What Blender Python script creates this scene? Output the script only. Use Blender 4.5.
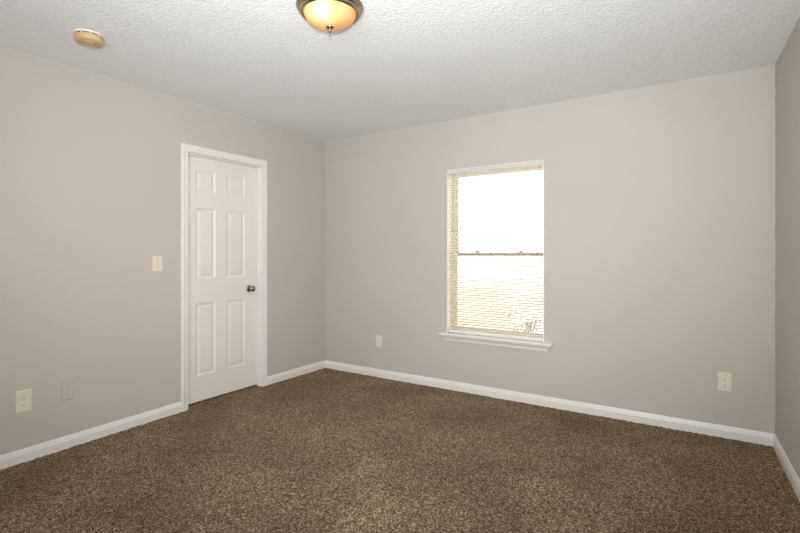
import bpy, bmesh, math, random
import numpy as np
from mathutils import Vector, Matrix

for o in list(bpy.data.objects):
    bpy.data.objects.remove(o)
C = bpy.context.scene.collection
S = bpy.context.scene
R = math.radians

# ------------------------------------------------------------------ camera
CAM = Vector((3.4078, -3.8025, 1.2356))
F_PX, YAW = 468.0, R(32.75)
cd = bpy.data.cameras.new('camera')
cd.sensor_width = 36.0
cd.lens = 36.0 * F_PX / 800.0
cd.shift_y = -(266.5 - 253.3) / 800.0
cd.clip_start = 0.02
cam = bpy.data.objects.new('camera', cd)
cam.location = CAM
cam.rotation_euler = (R(90), 0, YAW)
C.objects.link(cam)
S.camera = cam

# ------------------------------------------------------------------ view, world, lights
S.view_settings.view_transform = 'Standard'
S.view_settings.look = 'None'
S.view_settings.exposure = 0.0
S.view_settings.gamma = 1.0
S.view_settings.use_curve_mapping = False

W = bpy.data.worlds.new('bright_overcast_sky')
S.world = W
W.use_nodes = True
bg = W.node_tree.nodes['Background']
bg.inputs['Color'].default_value = (1.0, 0.99, 0.97, 1)
bg.inputs['Strength'].default_value = 3.0


def area(name, loc, rot, sx, sy, power, col, spread=180):
    l = bpy.data.lights.new(name, 'AREA')
    l.shape = 'RECTANGLE'
    l.size, l.size_y = sx, sy
    l.energy = power
    l.color = col
    l.spread = R(spread)
    o = bpy.data.objects.new(name, l)
    o.location = loc
    o.rotation_euler = rot
    C.objects.link(o)
    return o


sn = bpy.data.lights.new('sun', 'SUN')
sn.energy = 4.0
sn.color = (1.0, .93, .80)
sn.angle = R(3)
so = bpy.data.objects.new('sun', sn)
so.location = (6, 8, 9)
so.rotation_euler = Vector((-.62, -.42, -1.0)).to_track_quat('-Z', 'Y').to_euler()
C.objects.link(so)

# added fill lamp, set just inside the added window behind the camera
area('added_fill', (3.0, -4.02, 1.40), (R(116), 0, R(28)), 1.2, 1.2, 36, (1.0, 1.0, 1.0), 145)
# the photographer's flash, just above the camera
fl = bpy.data.lights.new('flash', 'SPOT')
fl.energy = 250
fl.spot_size = R(105)
fl.spot_blend = 1.0
fl.shadow_soft_size = .02
flo = bpy.data.objects.new('flash', fl)
flo.location = CAM + Vector((0, 0, .21))
flo.rotation_euler = (R(98), 0, R(32))
C.objects.link(flo)

# ------------------------------------------------------------------ materials


def mat(name, col=(.8, .8, .8), rough=.5, metal=0.0, spec=.5):
    m = bpy.data.materials.new(name)
    m.use_nodes = True
    b = m.node_tree.nodes['Principled BSDF']
    b.inputs['Base Color'].default_value = (*col, 1)
    b.inputs['Roughness'].default_value = rough
    b.inputs['Metallic'].default_value = metal
    b.inputs['Specular IOR Level'].default_value = spec
    return m


def N(m, t, **kw):
    n = m.node_tree.nodes.new(t)
    for k, v in kw.items():
        if k in n.inputs:
            n.inputs[k].default_value = v
        else:
            setattr(n, k, v)
    return n


def L(m, a, b):
    m.node_tree.links.new(a, b)


def pb(m):
    return m.node_tree.nodes['Principled BSDF']


def bump(m, scale, strength, dist, detail=3.0, ramp=None, tex='ShaderNodeTexNoise', rough=.5):
    tc = N(m, 'ShaderNodeTexCoord')
    n = N(m, tex, Scale=scale)
    if 'Detail' in n.inputs:
        n.inputs['Detail'].default_value = detail
    L(m, tc.outputs['Object'], n.inputs['Vector'])
    out = n.outputs[0]
    if ramp:
        r = N(m, 'ShaderNodeValToRGB')
        r.color_ramp.elements[0].position = ramp[0]
        r.color_ramp.elements[1].position = ramp[1]
        L(m, out, r.inputs['Fac'])
        out = r.outputs['Color']
    b = N(m, 'ShaderNodeBump', Strength=strength, Distance=dist)
    L(m, out, b.inputs['Height'])
    L(m, b.outputs['Normal'], pb(m).inputs['Normal'])
    return tc


def vary(m, c0, c1, scale, detail=2.0, lo=.35, hi=.65):
    tc = N(m, 'ShaderNodeTexCoord')
    n = N(m, 'ShaderNodeTexNoise', Scale=scale, Detail=detail)
    L(m, tc.outputs['Object'], n.inputs['Vector'])
    r = N(m, 'ShaderNodeValToRGB')
    r.color_ramp.elements[0].position = lo
    r.color_ramp.elements[1].position = hi
    r.color_ramp.elements[0].color = (*c0, 1)
    r.color_ramp.elements[1].color = (*c1, 1)
    L(m, n.outputs['Fac'], r.inputs['Fac'])
    L(m, r.outputs['Color'], pb(m).inputs['Base Color'])
    return r


M = {}
M['wall'] = mat('greige_wall_paint', (.535, .502, .462), .75, spec=.25)
vary(M['wall'], (.532, .499, .456), (.546, .513, .470), 1.3)
bump(M['wall'], 170, .10, .002, 2)

M['ceiling'] = mat('textured_white_ceiling', (.90, .92, .935), .9, spec=.15)
bump(M['ceiling'], 62, .36, .009, 4, ramp=(.40, .64))

M['trim'] = mat('white_semi_gloss_trim', (.80, .785, .755), .38)
bump(M['trim'], 60, .03, .001)
M['door'] = mat('white_moulded_door_paint', (.79, .765, .725), .42)
bump(M['door'], 90, .04, .001)
M['plate'] = mat('almond_plastic', (.75, .69, .57), .35)
vary(M['plate'], (.74, .68, .56), (.76, .70, .58), 30)
M['face'] = mat('ivory_receptacle_plastic', (.80, .77, .69), .3)
vary(M['face'], (.79, .76, .68), (.81, .78, .70), 40)
M['slot'] = mat('dark_contact_slot', (.03, .026, .022), .6)
vary(M['slot'], (.028, .024, .02), (.034, .03, .026), 60)
M['nickel'] = mat('aged_satin_nickel', (.42, .36, .27), .25, 1.0)
vary(M['nickel'], (.37, .31, .22), (.46, .40, .31), 14)
M['knob'] = mat('dark_polished_nickel', (.36, .31, .25), .2, 1.0)
vary(M['knob'], (.32, .27, .22), (.40, .35, .29), 20)
M['screw'] = mat('painted_screw_head', (.62, .56, .44), .4)
vary(M['screw'], (.60, .54, .42), (.64, .58, .46), 50)
M['yellowed'] = mat('yellowed_plastic', (.58, .41, .215), .45)
vary(M['yellowed'], (.55, .39, .20), (.61, .44, .24), 25)
M['whiteplastic'] = mat('white_plastic', (.82, .80, .76), .4)
vary(M['whiteplastic'], (.81, .79, .75), (.83, .81, .77), 25)
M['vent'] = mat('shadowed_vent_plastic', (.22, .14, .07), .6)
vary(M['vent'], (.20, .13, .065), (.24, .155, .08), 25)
M['frame'] = mat('almond_vinyl', (.91, .87, .77), .4)
vary(M['frame'], (.90, .86, .76), (.92, .88, .78), 8)
M['sash'] = mat('grey_vinyl', (.52, .52, .49), .4)
vary(M['sash'], (.51, .51, .48), (.53, .53, .50), 8)
M['blindwhite'] = mat('white_enamelled_steel', (.80, .79, .77), .4)
vary(M['blindwhite'], (.79, .78, .76), (.81, .80, .78), 12)
M['valance'] = mat('light_grey_vinyl', (.64, .635, .62), .4)
vary(M['valance'], (.63, .625, .61), (.65, .645, .63), 12)
M['cord'] = mat('off_white_cord', (.80, .76, .68), .8)
vary(M['cord'], (.78, .74, .66), (.82, .78, .70), 80)
M['wand'] = mat('clear_grey_wand_plastic', (.42, .40, .37), .2)
vary(M['wand'], (.40, .38, .35), (.44, .42, .39), 40)


def translucent(name, col, tcol, fac, rough=.4):
    m = mat(name, col, rough)
    out = m.node_tree.nodes['Material Output']
    t = N(m, 'ShaderNodeBsdfTranslucent')
    t.inputs['Color'].default_value = (*tcol, 1)
    mx = N(m, 'ShaderNodeMixShader')
    mx.inputs[0].default_value = fac
    L(m, pb(m).outputs[0], mx.inputs[1])
    L(m, t.outputs[0], mx.inputs[2])
    L(m, mx.outputs[0], out.inputs['Surface'])
    return m


M['slat'] = translucent('cream_vinyl_slat', (.84, .80, .71), (.92, .85, .70), .32)
vary(M['slat'], (.83, .78, .67), (.85, .80, .69), 6)
M['glassbowl'] = translucent('frosted_alabaster_glass', (.78, .58, .36), (.95, .56, .25), .62, .3)
vary(M['glassbowl'], (.74, .55, .34), (.82, .62, .40), 9)


def emis(name, col, st):
    m = mat(name, col, .4)
    pb(m).inputs['Emission Color'].default_value = (*col, 1)
    pb(m).inputs['Emission Strength'].default_value = st
    return m


M['lit'] = emis('lit_warm_bulb', (1.0, .75, .45), 34.0)
M['dimlit'] = emis('weakly_lit_warm_bulb', (1.0, .68, .40), .8)

g = bpy.data.materials.new('clear_window_glass')
g.use_nodes = True
nt = g.node_tree
nt.nodes.clear()
go = nt.nodes.new('ShaderNodeOutputMaterial')
mx = nt.nodes.new('ShaderNodeMixShader')
fr = nt.nodes.new('ShaderNodeFresnel')
fr.inputs['IOR'].default_value = 1.3
tr = nt.nodes.new('ShaderNodeBsdfTransparent')
gl = nt.nodes.new('ShaderNodeBsdfGlossy')
gl.inputs['Roughness'].default_value = .02
nt.links.new(fr.outputs[0], mx.inputs[0])
nt.links.new(tr.outputs[0], mx.inputs[1])
nt.links.new(gl.outputs[0], mx.inputs[2])
nt.links.new(mx.outputs[0], go.inputs['Surface'])
M['glass'] = g

# carpet: frieze yarn in mixed browns
m = M['carpet'] = mat('brown_frieze_carpet', (.1, .08, .06), .95, spec=.1)
pb(m).inputs['Sheen Weight'].default_value = .27
pb(m).inputs['Sheen Roughness'].default_value = .5
pb(m).inputs['Sheen Tint'].default_value = (.75, .60, .42, 1)
tc = N(m, 'ShaderNodeTexCoord')
v = N(m, 'ShaderNodeTexVoronoi', Scale=180.0)
L(m, tc.outputs['Object'], v.inputs['Vector'])
sp = N(m, 'ShaderNodeSeparateColor')
L(m, v.outputs['Color'], sp.inputs[0])
rp = N(m, 'ShaderNodeValToRGB')
cr = rp.color_ramp
cr.elements[0].position, cr.elements[0].color = 0.0, (.018, .012, .006, 1)
cr.elements[1].position, cr.elements[1].color = 1.0, (.450, .338, .220, 1)
for pos, c in ((.35, (.068, .047, .026, 1)), (.70, (.152, .108, .063, 1))):
    e = cr.elements.new(pos)
    e.color = c
L(m, sp.outputs[0], rp.inputs['Fac'])
n2 = N(m, 'ShaderNodeTexNoise', Scale=1.8, Detail=5.0)
L(m, tc.outputs['Object'], n2.inputs['Vector'])
r2 = N(m, 'ShaderNodeMapRange')
for k, val in (('From Min', .3), ('From Max', .7), ('To Min', .66), ('To Max', 1.34)):
    r2.inputs[k].default_value = val
L(m, n2.outputs['Fac'], r2.inputs['Value'])
mu = N(m, 'ShaderNodeVectorMath', operation='SCALE')
L(m, rp.outputs['Color'], mu.inputs[0])
L(m, r2.outputs[0], mu.inputs['Scale'])
L(m, mu.outputs[0], pb(m).inputs['Base Color'])
bp = N(m, 'ShaderNodeBump', Strength=.6, Distance=.006)
L(m, v.outputs['Distance'], bp.inputs['Height'])
L(m, bp.outputs['Normal'], pb(m).inputs['Normal'])

M['concrete'] = mat('pale_concrete_ground', (.62, .58, .50), .9)
vary(M['concrete'], (.58, .54, .46), (.66, .62, .54), 3)
M['fence'] = mat('pale_tan_fence_wood', (.46, .37, .25), .8)
vary(M['fence'], (.70, .63, .51), (.77, .70, .58), 5)
M['siding'] = mat('cream_siding', (.70, .65, .55), .7)
vary(M['siding'], (.68, .63, .53), (.72, .67, .57), 2)
M['roof'] = mat('grey_shingle', (.30, .28, .25), .9)
vary(M['roof'], (.27, .25, .22), (.33, .31, .28), 12)
M['twig'] = mat('dark_shrub_leaf', (.07, .065, .045), .8)
vary(M['twig'], (.05, .05, .03), (.10, .09, .06), 20)

# ------------------------------------------------------------------ mesh helpers


def bx(bm, x0, x1, y0, y1, z0, z1, bev=0.0, seg=2):
    r = bmesh.ops.create_cube(bm, size=1.0)
    vs = r['verts']
    for v in vs:
        v.co = Vector((x0 if v.co.x < 0 else x1, y0 if v.co.y < 0 else y1, z0 if v.co.z < 0 else z1))
    if bev:
        es = list({e for v in vs for e in v.link_edges})
        bmesh.ops.bevel(bm, geom=es, offset=bev, segments=seg, affect='EDGES', profile=.5)


def lathe(bm, prof, n=48, mtx=None):
    """prof: (r,z) list revolved round z; r=0 makes a pole"""
    rings = []
    for r, z in prof:
        if r < 1e-6:
            rings.append([bm.verts.new((0, 0, z))])
        else:
            rings.append([bm.verts.new((r * math.cos(2 * math.pi * i / n), r * math.sin(2 * math.pi * i / n), z)) for i in range(n)])
    vs = [v for q in rings for v in q]
    for a, b in zip(rings, rings[1:]):
        for i in range(n):
            j = (i + 1) % n
            if len(a) == 1 and len(b) == 1:
                continue
            if len(a) == 1:
                bm.faces.new((a[0], b[j], b[i]))
            elif len(b) == 1:
                bm.faces.new((a[i], a[j], b[0]))
            else:
                bm.faces.new((a[i], a[j], b[j], b[i]))
    if mtx:
        bmesh.ops.transform(bm, matrix=mtx, verts=vs)
    return vs


def loft(bm, sections, cap=True):
    """sections: closed loops of equal length"""
    rs = [[bm.verts.new(p) for p in s] for s in sections]
    n = len(rs[0])
    for a, b in zip(rs, rs[1:]):
        for i in range(n):
            j = (i + 1) % n
            bm.faces.new((a[i], a[j], b[j], b[i]))
    if cap:
        bm.faces.new(list(reversed(rs[0])))
        bm.faces.new(rs[-1])


def tube(bm, pts, r, n=8):
    secs = []
    for k, p in enumerate(pts):
        p = Vector(p)
        d = (Vector(pts[min(k + 1, len(pts) - 1)]) - Vector(pts[max(k - 1, 0)])).normalized()
        a = d.orthogonal().normalized()
        if abs(d.z) < .99:
            a = d.cross(Vector((0, 0, 1))).normalized()
        b = d.cross(a)
        secs.append([p + a * r * math.cos(2 * math.pi * i / n) + b * r * math.sin(2 * math.pi * i / n) for i in range(n)])
    loft(bm, secs)


def obj(name, bm, m, parent=None, smooth=False, angle=35):
    bmesh.ops.recalc_face_normals(bm, faces=bm.faces)
    me = bpy.data.meshes.new(name)
    bm.to_mesh(me)
    bm.free()
    me.materials.append(M[m] if isinstance(m, str) else m)
    if smooth:
        for p in me.polygons:
            p.use_smooth = True
        me.set_sharp_from_angle(angle=R(angle))
    o = bpy.data.objects.new(name, me)
    C.objects.link(o)
    if parent:
        o.parent = parent
    return o


def struct(name, bm, m, parent=None, **k):
    o = obj(name, bm, m, parent, **k)
    if not parent:
        o['kind'] = 'structure'
    return o


def empty(name, loc, rot=(0, 0, 0)):
    o = bpy.data.objects.new(name, None)
    o.location = loc
    o.rotation_euler = rot
    o.empty_display_size = .05
    C.objects.link(o)
    return o


def thing(name, label, cat, loc, rot=(0, 0, 0), group=None):
    o = empty(name, loc, rot)
    o['label'] = label
    o['category'] = cat
    if group:
        o['group'] = group
    return o


NB = bmesh.new

# ------------------------------------------------------------------ room shell
H = 2.44
XR0, XR1 = 3.806, 3.949          # right wall, at the window wall and at the wall behind
YF = -4.25                       # wall behind the camera
T = .175


def dip(x, y):
    """the floor has settled a little along the near end of the left wall"""
    return -.0135 * max(0.0, -1.45 - y) * max(0.0, 1 - x / 1.3)


def xr(y):
    return XR0 + (XR1 - XR0) * y / YF


def grid_wall(bm, us, zs, holes, to3, thick):
    """wall on the cell grid us x zs, cells in holes are open; to3(u,z,d) gives the point at depth d"""
    nu, nz = len(us) - 1, len(zs) - 1
    solid = lambda i, k: 0 <= i < nu and 0 <= k < nz and (i, k) not in holes
    cache = {}

    def V(i, k, d):
        key = (i, k, d)
        if key not in cache:
            cache[key] = bm.verts.new(to3(us[i], zs[k], thick * d))
        return cache[key]
    for i in range(nu):
        for k in range(nz):
            if not solid(i, k):
                continue
            for d in (0, 1):
                bm.faces.new((V(i, k, d), V(i + 1, k, d), V(i + 1, k + 1, d), V(i, k + 1, d)))
            for (di, dk, a, b) in ((-1, 0, (i, k), (i, k + 1)), (1, 0, (i + 1, k), (i + 1, k + 1)), (0, -1, (i, k), (i + 1, k)), (0, 1, (i, k + 1), (i + 1, k + 1))):
                if not solid(i + di, k + dk):
                    bm.faces.new((V(*a, 0), V(*b, 0), V(*b, 1), V(*a, 1)))


# window opening and door opening
WX0, WX1, WZ0, WZ1 = 1.469, 2.343, .50, 1.992
DY0, DY1, DZ1 = -1.617, -.846, 2.052       # rough opening, lined by the jamb

bm = NB()
grid_wall(bm, [-T, WX0, WX1, XR0 + T], [0, WZ0, WZ1, H], {(1, 1)}, lambda u, z, d: (u, d, z), T)
struct('wall_back', bm, 'wall')
bm = NB()
grid_wall(bm, [YF, DY0, DY1, 0], [-.08, DZ1, H], {(1, 0)}, lambda u, z, d: (-d, u, z), T)
struct('wall_left', bm, 'wall')
bm = NB()
loft(bm, [[(XR0, 0, z), (XR1, YF, z), (XR1 + T, YF, z), (XR0 + T, 0, z)] for z in (0, H)])
struct('wall_right', bm, 'wall')
FX0, FX1, FZ0, FZ1 = 1.85, 3.65, .65, 2.25  # opening for the window added behind the camera
bm = NB()
grid_wall(bm, [-T, FX0, FX1, XR1 + T], [-.08, FZ0, FZ1, H], {(1, 1)}, lambda u, z, d: (u, YF - d, z), T)
struct('wall_front', bm, 'wall')
bm = NB()
loft(bm, [[(-T, T, z), (XR0 + T, T, z), (XR1 + T, YF - T, z), (-T, YF - T, z)] for z in (H, H + .12)])
struct('ceiling', bm, 'ceiling')

# closet shell behind the door, so that the gap under it stays dark
bm = NB()
bx(bm, -.80, -.76, -2.0, -.45, 0, 2.3)
bx(bm, -.76, -T, -2.0, -1.96, 0, 2.3)
bx(bm, -.76, -T, -.49, -.45, 0, 2.3)
bx(bm, -.80, -T, -2.0, -.45, 2.3, 2.34)
struct('wall_closet', bm, 'wall')

# floor: carpet pile as a fine relief
rng = np.random.default_rng(5)


def carpet():
    st = .0075
    x0, x1, y0, y1 = -.80, 4.05, YF - T, .0
    nx, ny = int((x1 - x0) / st) + 1, int((y1 - y0) / st) + 1
    gx, gy = np.meshgrid(np.linspace(x0, x1, nx), np.linspace(y0, y1, ny))
    h = rng.random((ny, nx))
    k = h.copy()
    k[1:-1, 1:-1] = .4 * h[1:-1, 1:-1] + .15 * (h[:-2, 1:-1] + h[2:, 1:-1] + h[1:-1, :-2] + h[1:-1, 2:])
    z = (k - .5) * .011 + .006 - .0135 * np.maximum(0, -1.45 - gy) * np.clip(1 - gx / 1.3, 0, 1)
    jx = (rng.random((ny, nx)) - .5) * st * .6
    jy = (rng.random((ny, nx)) - .5) * st * .6
    jy[0] = jy[-1] = 0
    jx[:, 0] = jx[:, -1] = 0
    co = np.stack([gx + jx, gy + jy, z], -1).reshape(-1, 3).astype(np.float32)
    i = np.arange(nx * ny).reshape(ny, nx)
    q = np.stack([i[:-1, :-1], i[:-1, 1:], i[1:, 1:], i[1:, :-1]], -1).reshape(-1, 4).astype(np.int32)
    me = bpy.data.meshes.new('floor')
    me.vertices.add(len(co))
    me.vertices.foreach_set('co', co.ravel())
    me.loops.add(q.size)
    me.loops.foreach_set('vertex_index', q.ravel())
    me.polygons.add(len(q))
    me.polygons.foreach_set('loop_start', np.arange(0, q.size, 4, dtype=np.int32))
    me.update(calc_edges=True)
    me.validate()
    me.materials.append(M['carpet'])
    for p in (me,):
        p.polygons.foreach_set('use_smooth', np.ones(len(q), dtype=bool))
    o = bpy.data.objects.new('floor', me)
    C.objects.link(o)
    o['kind'] = 'structure'


carpet()

# baseboards: flat board with a sloped, eased top
BP = [(0, 0), (.0145, 0), (.0145, .055), (.0115, .062), (.010, .070), (.0065, .080), (.004, .0845), (0, .0845)]


def baseboard(name, p0, p1, nrm, m0=0.0, m1=0.0):
    """profile swept from p0 to p1, nrm points into the room; m0/m1 mitre per unit depth"""
    p0, p1, nrm = Vector(p0), Vector(p1), Vector(nrm).normalized()
    d = (p1 - p0).normalized()
    bm = NB()
    loft(bm, [[p0 + nrm * t + d * t * m0 + Vector((0, 0, z)) for t, z in BP],
              [p1 + nrm * t - d * t * m1 + Vector((0, 0, z)) for t, z in BP]])
    return struct(name, bm, 'trim')


CW = .057                                             # casing width
baseboard('baseboard_back', (0, 0, 0), (XR0, 0, 0), (0, -1, 0), 1, 1)
baseboard('baseboard_left', (0, YF, dip(0, YF)), (0, -1.660, dip(0, -1.660)), (1, 0, 0), 1, 0)
baseboard('baseboard_left', (0, -.8055, 0), (0, 0, 0), (1, 0, 0), 0, 1)
baseboard('baseboard_right', (XR0, 0, 0), (XR1, YF, 0), (-1, -.0336, 0), 1, 1)
baseboard('baseboard_front', (0, YF, dip(0, YF)), (XR1, YF, 0), (0, 1, 0), 1, 1)

# ------------------------------------------------------------------ door_1: six-panel door in its jamb and casing
door = empty('door_1', (0, (DY0 + DY1) / 2, 0))
door['kind'] = 'structure'


def dchild(name, bm, m, parent=None, **k):
    """bm is in room coordinates; hang it on the door"""
    bmesh.ops.translate(bm, verts=bm.verts, vec=(0, -(DY0 + DY1) / 2, 0))
    return obj(name, bm, m, parent or door, **k)


# casing: colonial profile mitred round the opening
CP = [(0, 0), (0, .010), (.005, .0115), (.010, .0105), (.015, .0115), (.029, .0145), (.038, .0165), (.043, .0185), (.048, .0185), (.053, .0165), (CW - .002, .013), (CW, .011), (CW, 0)]
ci0, ci1, ciz = -1.603, -.8625, 2.039                 # inner edge of casing
bm = NB()
secs = []
for (y, z, dy, dz) in ((ci0, -.004, -1, 0), (ci0, ciz, -1, 1), (ci1, ciz, 1, 1), (ci1, -.004, 1, 0)):
    secs.append([(t, y + dy * s, z + dz * s) for s, t in CP])
loft(bm, secs)
dchild('door_casing', bm, 'trim', smooth=True, angle=20)
# jamb and stop
bm = NB()
J0, J1, JZ = -1.6065, -.8585, 2.035
for a in ((DY0 + .001, J0 + .0, 0, DZ1 - .001), (J1, DY1 - .001, 0, DZ1 - .001)):
    bx(bm, -T, 0.0, a[0], a[1], a[2], a[3], .001, 1)
bx(bm, -T, 0.0, J0, J1, JZ, DZ1 - .001, .001, 1)
dchild('door_jamb', bm, 'trim')
bm = NB()
bx(bm, -.058, -.022, J0, J0 + .010, 0, JZ, .002, 1)
bx(bm, -.058, -.022, J1 - .010, J1, 0, JZ, .002, 1)
bx(bm, -.058, -.022, J0 + .010, J1 - .010, JZ - .010, JZ, .002, 1)
dchild('door_stop', bm, 'trim')

# slab with six moulded panels
DX = -.060
dy0, dy1, dz0, dz1 = -1.6035, -.8615, .020, 2.032
panels = []
for (a, b) in ((-1.494, -1.306), (-1.197, -1.003)):
    for (z0, z1) in ((.228, .827), (1.025, 1.610), (1.741, 1.922)):
        panels.append((a, b, z0, z1))
bm = NB()
us = sorted({dy0, dy1, *[p[0] for p in panels], *[p[1] for p in panels]})
zs = sorted({dz0, dz1, *[p[2] for p in panels], *[p[3] for p in panels]})
pset = {(us.index(p[0]), zs.index(p[2])) for p in panels}
vc = {}


def DV(i, k):
    if (i, k) not in vc:
        vc[(i, k)] = bm.verts.new((DX, us[i], zs[k]))
    return vc[(i, k)]


for i in range(len(us) - 1):
    for k in range(len(zs) - 1):
        if (i, k) not in pset:
            bm.faces.new((DV(i, k), DV(i + 1, k), DV(i + 1, k + 1), DV(i, k + 1)))
            continue
        ring = [DV(i, k), DV(i + 1, k), DV(i + 1, k + 1), DV(i, k + 1)]
        a, b, z0, z1 = us[i], us[i + 1], zs[k], zs[k + 1]
        # bevel in, flat groove, then the raised field
        for ins, dep in ((.003, .001), (.012, .0065), (.017, .0078), (.022, .0078), (.027, .0065), (.044, .002)):
            nr = [bm.verts.new((DX - dep, yy, zz)) for yy, zz in ((a + ins, z0 + ins), (b - ins, z0 + ins), (b - ins, z1 - ins), (a + ins, z1 - ins))]
            for q in range(4):
                bm.faces.new((ring[q], ring[(q + 1) % 4], nr[(q + 1) % 4], nr[q]))
            ring = nr
        bm.faces.new(ring)
# edges and back of slab
bk = [bm.verts.new((DX - .035, y, z)) for y, z in ((dy0, dz0), (dy1, dz0), (dy1, dz1), (dy0, dz1))]
bm.faces.new(bk)
nu, nz = len(us) - 1, len(zs) - 1
bm.faces.new([DV(i, 0) for i in range(nu + 1)] + [bk[1], bk[0]])
bm.faces.new([DV(i, nz) for i in range(nu + 1)] + [bk[2], bk[3]])
bm.faces.new([DV(0, k) for k in range(nz + 1)] + [bk[3], bk[0]])
bm.faces.new([DV(nu, k) for k in range(nz + 1)] + [bk[2], bk[1]])
slab = dchild('door_slab', bm, 'door')
# knob: rose, neck and ball turned on the door axis
KY, KZ = -.955, .914
mt = Matrix.Translation((DX, KY, KZ)) @ Matrix.Rotation(R(90), 4, 'Y')
bm = NB()
lathe(bm, [(0, -.002), (.031, -.002), (.032, .002), (.031, .005), (.027, .008), (.020, .010), (.013, .011), (.013, .013), (0, .013)], 32, mt)
rose = dchild('knob_rose', bm, 'knob', smooth=True)
bm = NB()
lathe(bm, [(0, .008), (.0115, .008), (.0105, .018), (.011, .024), (.016, .028), (.023, .034), (.0265, .042), (.0265, .050), (.023, .058), (.016, .063), (.008, .0655), (0, .066)], 32, mt)
knob = dchild('door_knob', bm, 'knob', smooth=True)
bm = NB()
lathe(bm, [(0, .0655), (.004, .0655), (.004, .0672), (0, .0675)], 16, mt)
dchild('lock_button', bm, 'knob', knob, smooth=True)

# ------------------------------------------------------------------ window_1
win = empty('window_1', (0, 0, 0))
win['kind'] = 'structure'
cx = (WX0 + WX1) / 2
ST = .517                                            # top of the stool


def rect_ring(bm, x0, x1, z0, z1, y0, y1, w, wt=None, wb=None, bev=.002):
    wt = w if wt is None else wt
    wb = w if wb is None else wb
    bx(bm, x0, x0 + w, y0, y1, z0, z1, bev, 1)
    bx(bm, x1 - w, x1, y0, y1, z0, z1, bev, 1)
    bx(bm, x0 + w, x1 - w, y0, y1, z1 - wt, z1, bev, 1)
    bx(bm, x0 + w, x1 - w, y0, y1, z0, z0 + wb, bev, 1)


bm = NB()                                            # liner of the recess
YU = .117                                            # room face of the window unit
bx(bm, WX0 + .0005, WX0 + .008, .001, YU + .003, ST, WZ1 - .0005)
bx(bm, WX1 - .008, WX1 - .0005, .001, YU + .003, ST, WZ1 - .0005)
bx(bm, WX0 + .008, WX1 - .008, .001, YU + .003, WZ1 - .008, WZ1 - .0005)
obj('jamb_liner', bm, 'frame', win)
bm = NB()
rect_ring(bm, WX0 + .001, WX1 - .001, ST - .004, WZ1 - .001, YU, YU + .056, .022, .030, .016)
obj('window_frame', bm, 'frame', win)
MZ = 1.228                                           # meeting rail centre
bm = NB()
rect_ring(bm, WX0 + .021, WX1 - .021, MZ - .016, WZ1 - .029, YU + .031, YU + .053, .020, .026, .034)
us_ = obj('upper_sash', bm, 'frame', win)
bm = NB()
bx(bm, WX0 + .039, WX1 - .039, YU + .040, YU + .044, MZ + .016, WZ1 - .053)
obj('window_pane', bm, 'glass', us_)
bm = NB()
bx(bm, WX0 + .021, WX0 + .043, YU + .005, YU + .029, ST + .010, MZ + .018, .002, 1)
bx(bm, WX1 - .043, WX1 - .021, YU + .005, YU + .029, ST + .010, MZ + .018, .002, 1)
bx(bm, WX0 + .043, WX1 - .043, YU + .005, YU + .029, ST + .010, ST + .038, .002, 1)
ls_ = obj('lower_sash', bm, 'frame', win)
bm = NB()
bx(bm, WX0 + .043, WX1 - .043, YU + .003, YU + .030, MZ + .006, MZ + .018, .002, 1)
bx(bm, WX0 + .043, WX1 - .043, YU + .009, YU + .030, MZ - .008, MZ + .007)
bx(bm, WX0 + .043, WX1 - .043, YU + .003, YU + .030, MZ - .017, MZ - .007, .002, 1)
mr = obj('meeting_rail', bm, 'sash', win)
for x in (cx - .2, cx + .2):
    bm = NB()
    bx(bm, x - .02, x + .02, YU + .007, YU + .029, MZ + .0175, MZ + .024, .003, 2)
    bx(bm, x - .004, x + .016, YU + .005, YU + .013, MZ + .0235, MZ + .029, .002, 1)
    obj('sash_lock', bm, 'blindwhite', mr)
bm = NB()
bx(bm, WX0 + .041, WX1 - .041, YU + .015, YU + .019, ST + .036, MZ - .015)
obj('window_pane', bm, 'glass', ls_)

# stool with horns and moulded apron
bm = NB()
sx0, sx1, sy = 1.411, 2.414, -.046
th = .020
loft(bm, [[(x, 0.0005, ST - th), (x, sy + .004, ST - th), (x, sy + .001, ST - th + .003), (x, sy, ST - th * .5), (x, sy + .001, ST - .003), (x, sy + .005, ST), (x, 0.0005, ST)] for x in (sx0, sx1)])
bx(bm, WX0 + .001, WX1 - .001, 0.0, YU + .001, ST - .0165, ST)
obj('window_stool', bm, 'trim', win)
bm = NB()
z1 = ST - th - .0003
AP = [(-.004, z1, .034), (-.004, z1 - .008, .034), (-.010, z1 - .012, .029), (-.018, z1 - .018, .024), (-.027, z1 - .025, .017), (-.031, z1 - .032, .0145), (-.033, z1 - .037, .0145), (-.0375, z1 - .041, .0115), (-.0385, z1 - .048, .0105), (-.040, z1 - .0515, .008)]
ax0, ax1 = 1.418, 2.408
loft(bm, [[(ax0 - o, 0, z), (ax0 - o, -d, z), (ax1 + o, -d, z), (ax1 + o, 0, z)] for o, z, d in AP])
obj('window_apron', bm, 'trim', win)

# ------------------------------------------------------------------ added_window added unseen behind the camera, to let fill light in
w2 = empty('added_window', (0, 0, 0))
w2['kind'] = 'structure'
bm = NB()
rect_ring(bm, FX0 + .001, FX1 - .001, FZ0 + .001, FZ1 - .001, YF - .10, YF - .03, .05)
bx(bm, (FX0 + FX1) / 2 - .02, (FX0 + FX1) / 2 + .02, YF - .09, YF - .04, FZ0 + .05, FZ1 - .05)
obj('window_frame', bm, 'frame', w2)

# ------------------------------------------------------------------ blind on window_1
bl = thing('window_blind', 'cream horizontal mini blind lowered over the whole window, slats open, white headrail', 'blind', (cx, 0, ST))


def bchild(name, bm, m, parent=None, **k):
    bmesh.ops.translate(bm, verts=bm.verts, vec=(-cx, 0, -ST))
    return obj(name, bm, m, parent or bl, **k)


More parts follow.
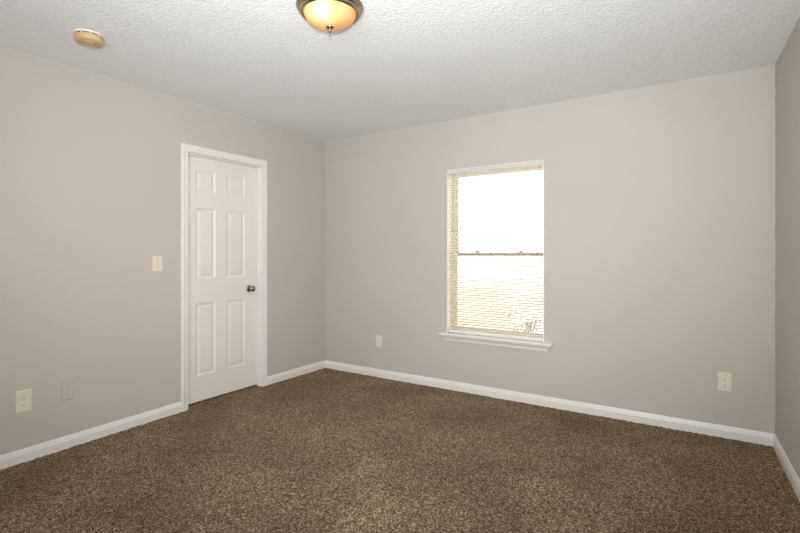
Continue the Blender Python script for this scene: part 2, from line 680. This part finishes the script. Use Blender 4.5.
bx0, bx1 = WX0 + .013, WX1 - .013
HZ = 1.955
bm = NB()
bx(bm, bx0, bx1, .010, .036, HZ + .002, HZ + .017, .001, 1)
bchild('headrail', bm, 'blindwhite')
bm = NB()
loft(bm, [[(x, .0085, HZ + .001), (x, -.003, HZ - .003), (x, -.005, HZ - .001), (x, -.0055, HZ + .012), (x, -.0035, HZ + .016), (x, -.0055, HZ + .020), (x, -.0045, HZ + .030), (x, -.002, HZ + .032), (x, .003, HZ + .032), (x, .001, HZ + .003), (x, .0085, HZ + .004)] for x in (1.4705, 2.3405)])
bchild('valance', bm, 'valance')
bm = NB()
PITCH = .0219
NS = 70
zb = ST + .040
tilt = R(20)
yc = .022
for i in range(NS):
    z = zb + i * PITCH
    if z > HZ - .008:
        break
    prof = []
    for s in range(5):
        t = (s / 4 - .5)
        y = t * .025
        cz = .0022 * (1 - (2 * t) ** 2)
        prof.append((y, cz))
    pts = [(y, c + .0005) for y, c in prof] + [(y, c) for y, c in reversed(prof)]
    pts = [(yc + y * math.cos(tilt) - c * math.sin(tilt), z + y * math.sin(tilt) + c * math.cos(tilt)) for y, c in pts]
    loft(bm, [[(x, y, zz) for y, zz in pts] for x in (bx0, bx1)])
bchild('slats', bm, 'slat', smooth=True, angle=50)
bm = NB()
bx(bm, bx0, bx1, .008, .036, ST + .006, ST + .026, .004, 2)
br = bchild('bottom_rail', bm, 'blindwhite')
bm = NB()
bx(bm, bx1 - .001, bx1 + .003, .007, .037, ST + .005, ST + .027, .002, 1)
bchild('end_cap', bm, 'sash', br)
bm = NB()
bx(bm, bx0 - .003, bx0 + .001, .007, .037, ST + .005, ST + .027, .002, 1)
bchild('end_cap', bm, 'sash', br)
for x in (bx0 + .13, cx, bx1 - .13):
    bm = NB()
    for y in (yc - .0135, yc + .0135):
        tube(bm, [(x, y, ST + .024), (x, y, HZ + .004)], .0007, 5)
    bchild('ladder_cord', bm, 'cord')
bm = NB()
wx = 1.533
tube(bm, [(wx, .006, HZ + .002), (wx, -.003, HZ - .015), (wx, -.008, HZ - .03)], .0025, 8)
tube(bm, [(wx, -.008, HZ - .028), (wx, -.010, 1.45)], .0034, 6)
lathe(bm, [(0, -.022), (.005, -.022), (.0055, -.018), (.0045, .004), (0, .006)], 10, Matrix.Translation((wx, -.010, 1.45)))
bchild('tilt_wand', bm, 'wand')

# ------------------------------------------------------------------ wall plates (local: plate in XZ, faces -Y)


def plate_bm(w, h, t=.0055):
    bm = NB()
    b = .004
    sec = []
    for ins, y in ((0, 0), (0, -.0025), (.0012, -.0042), (b, -t)):
        sec.append([(-w / 2 + ins, y, -h / 2 + ins), (w / 2 - ins, y, -h / 2 + ins), (w / 2 - ins, y, h / 2 - ins), (-w / 2 + ins, y, h / 2 - ins)])
    loft(bm, sec)
    return bm


def screw_bm(z, t):
    bm = NB()
    mt = Matrix.Translation((0, -t, z)) @ Matrix.Rotation(R(90), 4, 'X')
    lathe(bm, [(0, -.001), (.0034, -.001), (.0034, .0004), (.0024, .0011), (0, .0013)], 16, mt)
    return bm


def outlet(label, loc, rz, w, h, group):
    t = thing('electrical_outlet', label, 'outlet', loc, (0, 0, rz), group)
    obj('cover_plate', plate_bm(w, h), 'plate', t)
    for s in (1, -1):
        z = s * .0195
        bm = NB()
        n = 28
        lo = []
        for i in range(n):
            a = 2 * math.pi * i / n
            lo.append((.0172 * math.cos(a), max(-.0142, min(.0142, .0172 * math.sin(a)))))
        loft(bm, [[(x * k, y, z + zz * k) for x, zz in lo] for y, k in ((-.004, 1), (-.0068, 1), (-.0075, .95))])
        f = obj('receptacle', bm, 'face', t)
        for (x, hh) in ((-.0064, .0085), (.0064, .0070)):
            bm = NB()
            bx(bm, x - .0017, x + .0017, -.0079, -.007, z + .0035 - hh / 2, z + .0035 + hh / 2)
            obj('contact_slot', bm, 'slot', f)
        bm = NB()
        lathe(bm, [(0, -.0004), (.0032, -.0004), (.0032, .0004), (0, .0004)], 14, Matrix.Translation((0, -.0075, z - .0075)) @ Matrix.Rotation(R(90), 4, 'X'))
        obj('ground_hole', bm, 'slot', f)
    obj('screw', screw_bm(0, .0055), 'screw', t, smooth=True)
    return t


OG = 'almond duplex outlets low on the walls'
LW = R(90)                                           # faces +X from the left wall
outlet('almond duplex outlet low on the left wall, beside the blank painted cover plate', (0, -2.667, .352), LW, .082, .130, OG)
outlet('small almond outlet low on the wall between the room corner and the window', (.713, 0, .361), 0, .072, .114, OG)
outlet('almond duplex outlet low on the window wall, nearest the right-hand corner', (3.541, 0, .376), 0, .080, .124, OG)

t = thing('cable_plate', 'wall-coloured cable cover plate low on the left wall, painted over greige', 'wall plate', (0, -2.436, .360), (0, 0, LW))
obj('cover_plate', plate_bm(.073, .120, .010), 'wall', t)
bm = NB()
lathe(bm, [(0, -.001), (.0075, -.001), (.0075, .0015), (.0048, .002), (.0048, .007), (.0035, .0075), (0, .0075)], 20, Matrix.Translation((0, -.010, -.002)) @ Matrix.Rotation(R(90), 4, 'X'))
obj('cable_jack', bm, 'wall', t, smooth=True)
for z in (.042, -.042):
    obj('screw', screw_bm(z, .010), 'wall', t, smooth=True)

t = thing('light_switch', 'almond toggle light switch on the left wall beside the white door', 'switch', (0, -1.846, 1.159), (0, 0, LW))
obj('cover_plate', plate_bm(.075, .118), 'plate', t)
bm = NB()
bx(bm, -.0075, .0075, -.0062, -.004, -.014, .014, .0006, 1)
obj('toggle_collar', bm, 'screw', t)
bm = NB()
loft(bm, [[(-.005, -.005, -.006), (.005, -.005, -.006), (.005, -.005, .006), (-.005, -.005, .006)],
          [(-.0042, -.016, -.013), (.0042, -.016, -.013), (.0042, -.018, -.007), (-.0042, -.018, -.007)]])
obj('toggle', bm, 'face', t)
for z in (.030, -.030):
    obj('screw', screw_bm(z, .0055), 'screw', t, smooth=True)

# ------------------------------------------------------------------ smoke detector
t = thing('smoke_detector', 'round yellowed plastic smoke detector on the white textured ceiling', 'smoke detector', (.569, -2.560, H))
bm = NB()
lathe(bm, [(0, 0), (.0705, 0), (.0715, -.002), (.0705, -.0065), (.068, -.0075), (0, -.0075)], 56)
obj('mounting_base', bm, 'whiteplastic', t, smooth=True)
bm = NB()
lathe(bm, [(0, -.006), (.0655, -.006), (.0655, -.0155), (0, -.0155)], 56)
obj('vent_ring', bm, 'vent', t, smooth=True)
bm = NB()
lathe(bm, [(0, -.014), (.0670, -.014), (.0690, -.0155), (.0695, -.035), (.0685, -.039), (.064, -.0445), (.058, -.0475), (.050, -.0485), (.049, -.0440), (.042, -.0440), (.041, -.0490), (.031, -.0500), (.030, -.0455), (.025, -.0455), (.024, -.0505), (0, -.0515)], 56)
hs = obj('detector_body', bm, 'yellowed', t, smooth=True, angle=25)
for i in range(10):
    a = 2 * math.pi * i / 10
    bm = NB()
    bx(bm, -.006, .006, -.002, .0022, -.0158, -.0062)
    bmesh.ops.transform(bm, matrix=Matrix.Rotation(a, 4, 'Z') @ Matrix.Translation((0, .0655, 0)), verts=bm.verts)
    obj('vent_rib', bm, 'yellowed', hs)
bm = NB()
lathe(bm, [(0, -.053), (.008, -.053), (.009, -.0515), (.009, -.0495), (0, -.0495)], 24, Matrix.Translation((.012, .004, -.0005)))
obj('test_button', bm, 'yellowed', hs, smooth=True)

# ------------------------------------------------------------------ ceiling light
LC = Vector((1.888, -2.07, H))
t = thing('ceiling_light', 'lit flush ceiling light with ringed nickel pan and amber glass bowl', 'ceiling light', LC)
bm = NB()
lathe(bm, [(0, 0), (.158, 0), (.162, -.003), (.163, -.008), (.160, -.012), (.155, -.014), (.154, -.018), (.155, -.022), (.152, -.026), (.146, -.028), (.144, -.032), (.1445, -.036), (.141, -.040), (.134, -.0425), (.129, -.041), (.126, -.036), (.126, -.012), (0, -.012)], 72)
obj('nickel_pan', bm, 'nickel', t, smooth=True, angle=50)
bm = NB()
GR, GZ0, GZ1 = .1255, -.035, -.101
pr = []
for i in range(17):
    a = R(90) * i / 16
    pr.append((GR * math.cos(a) if i < 16 else 0, GZ0 + (GZ1 - GZ0) * math.sin(a)))
lathe(bm, pr, 72)
obj('glass_bowl', bm, 'glassbowl', t, smooth=True, angle=60)
bm = NB()
lathe(bm, [(0, -.099), (.004, -.100), (.016, -.1005), (.019, -.1035), (.018, -.107), (.012, -.1105), (.0065, -.112), (.006, -.114), (.0085, -.117), (.0095, -.121), (.0080, -.125), (.0045, -.128), (.003, -.132), (0, -.1335)], 24)
obj('finial', bm, 'knob', t, smooth=True, angle=60)
rt = Vector((math.cos(YAW), math.sin(YAW), 0))
for nm, off, mm in (('light_bulb', Vector((.022, -.072, 0)), 'lit'), ('light_bulb', Vector((-.02, .072, 0)), 'dimlit')):
    bm = NB()
    u = off.normalized()
    mt = Matrix.Translation(off + Vector((0, 0, -.052))) @ u.to_track_quat('Z', 'X').to_matrix().to_4x4()
    lathe(bm, [(0, .030), (.010, .0285), (.018, .023), (.0215, .014), (.021, .004), (.016, -.010), (.0125, -.018), (.0125, -.024), (0, -.024)], 24, mt)
    b = obj(nm, bm, mm, t, smooth=True)
    bm = NB()
    lathe(bm, [(0, -.022), (.0145, -.022), (.0145, -.042), (0, -.042)], 20, mt)
    obj('socket', bm, 'whiteplastic', b, smooth=True)

# ------------------------------------------------------------------ outside the window
GZ = -.28
bm = NB()
bx(bm, -14, 16, .4, 24, GZ - .1, GZ)
o = struct('ground', bm, 'concrete')
t = thing('wooden_fence', 'low pale tan board fence outside, seen through the lower blind slats', 'fence', (-.5, 5.0, GZ))
bm = NB()
for i in range(15):
    x = -1.35 + i * .145
    bx(bm, x, x + .138, -.012, .012, .03, .83 + .006 * math.sin(i * 2.3), .003, 1)
obj('board_panel', bm, 'fence', t)
for z in (.2, .66):
    bm = NB()
    bx(bm, -1.36, .73, .012, .05, z, z + .085)
    obj('fence_rail', bm, 'fence', t)
for x in (-1.3, -.3, .68):
    bm = NB()
    bx(bm, x, x + .09, .05, .14, 0, .86)
    obj('fence_post', bm, 'fence', t)

t = thing('outbuilding', 'pale cream sided building outside, faint behind the lower window pane', 'building', (2.2, 10.0, GZ))
bm = NB()
bx(bm, -2.6, 3.0, 0, 3.0, 0, 1.30)
for i in range(9):
    z = .02 + i * .142
    loft(bm, [[(x, 0, z), (x, -.018, z), (x, -.004, z + .14), (x, 0, z + .14)] for x in (-2.6, 3.0)])
obj('siding', bm, 'siding', t)
bm = NB()
loft(bm, [[(x, -.25, 1.28), (x, -.25, 1.34), (x, 1.5, 1.50), (x, 3.25, 1.34), (x, 3.25, 1.28)] for x in (-2.75, 3.15)])
obj('roof', bm, 'siding', t)

random.seed(4)
t = thing('shrub', 'small dark leafy shrub outside, at the lower right of the window', 'shrub', (1.36, 2.6, GZ))
bm = NB()
tips = []
for i in range(16):
    a = random.uniform(0, 2 * math.pi)
    r = random.uniform(.05, .24)
    tip = Vector((r * math.cos(a), r * math.sin(a), random.uniform(.42, .68)))
    tube(bm, [(0, 0, 0), tip * .5 + Vector((0, 0, .05)), tip], .005, 5)
    tips.append(tip)
obj('stems', bm, 'twig', t)
bm = NB()
for tip in tips:
    for j in range(12):
        c = tip + Vector((random.gauss(0, .05), random.gauss(0, .05), random.gauss(0, .03)))
        d = Vector((random.gauss(0, 1), random.gauss(0, 1), random.gauss(0, .5))).normalized()
        s = d.cross(Vector((0, 0, 1))).normalized() * .012
        u = d * .045
        n = d.cross(s).normalized() * .004
        vs = [bm.verts.new(c + q) for q in (Vector(), u * .5 + s, u, u * .5 - s)]
        vm = bm.verts.new(c + u * .5 + n)
        for q in range(4):
            bm.faces.new((vs[q], vs[(q + 1) % 4], vm))
obj('foliage', bm, 'twig', t)
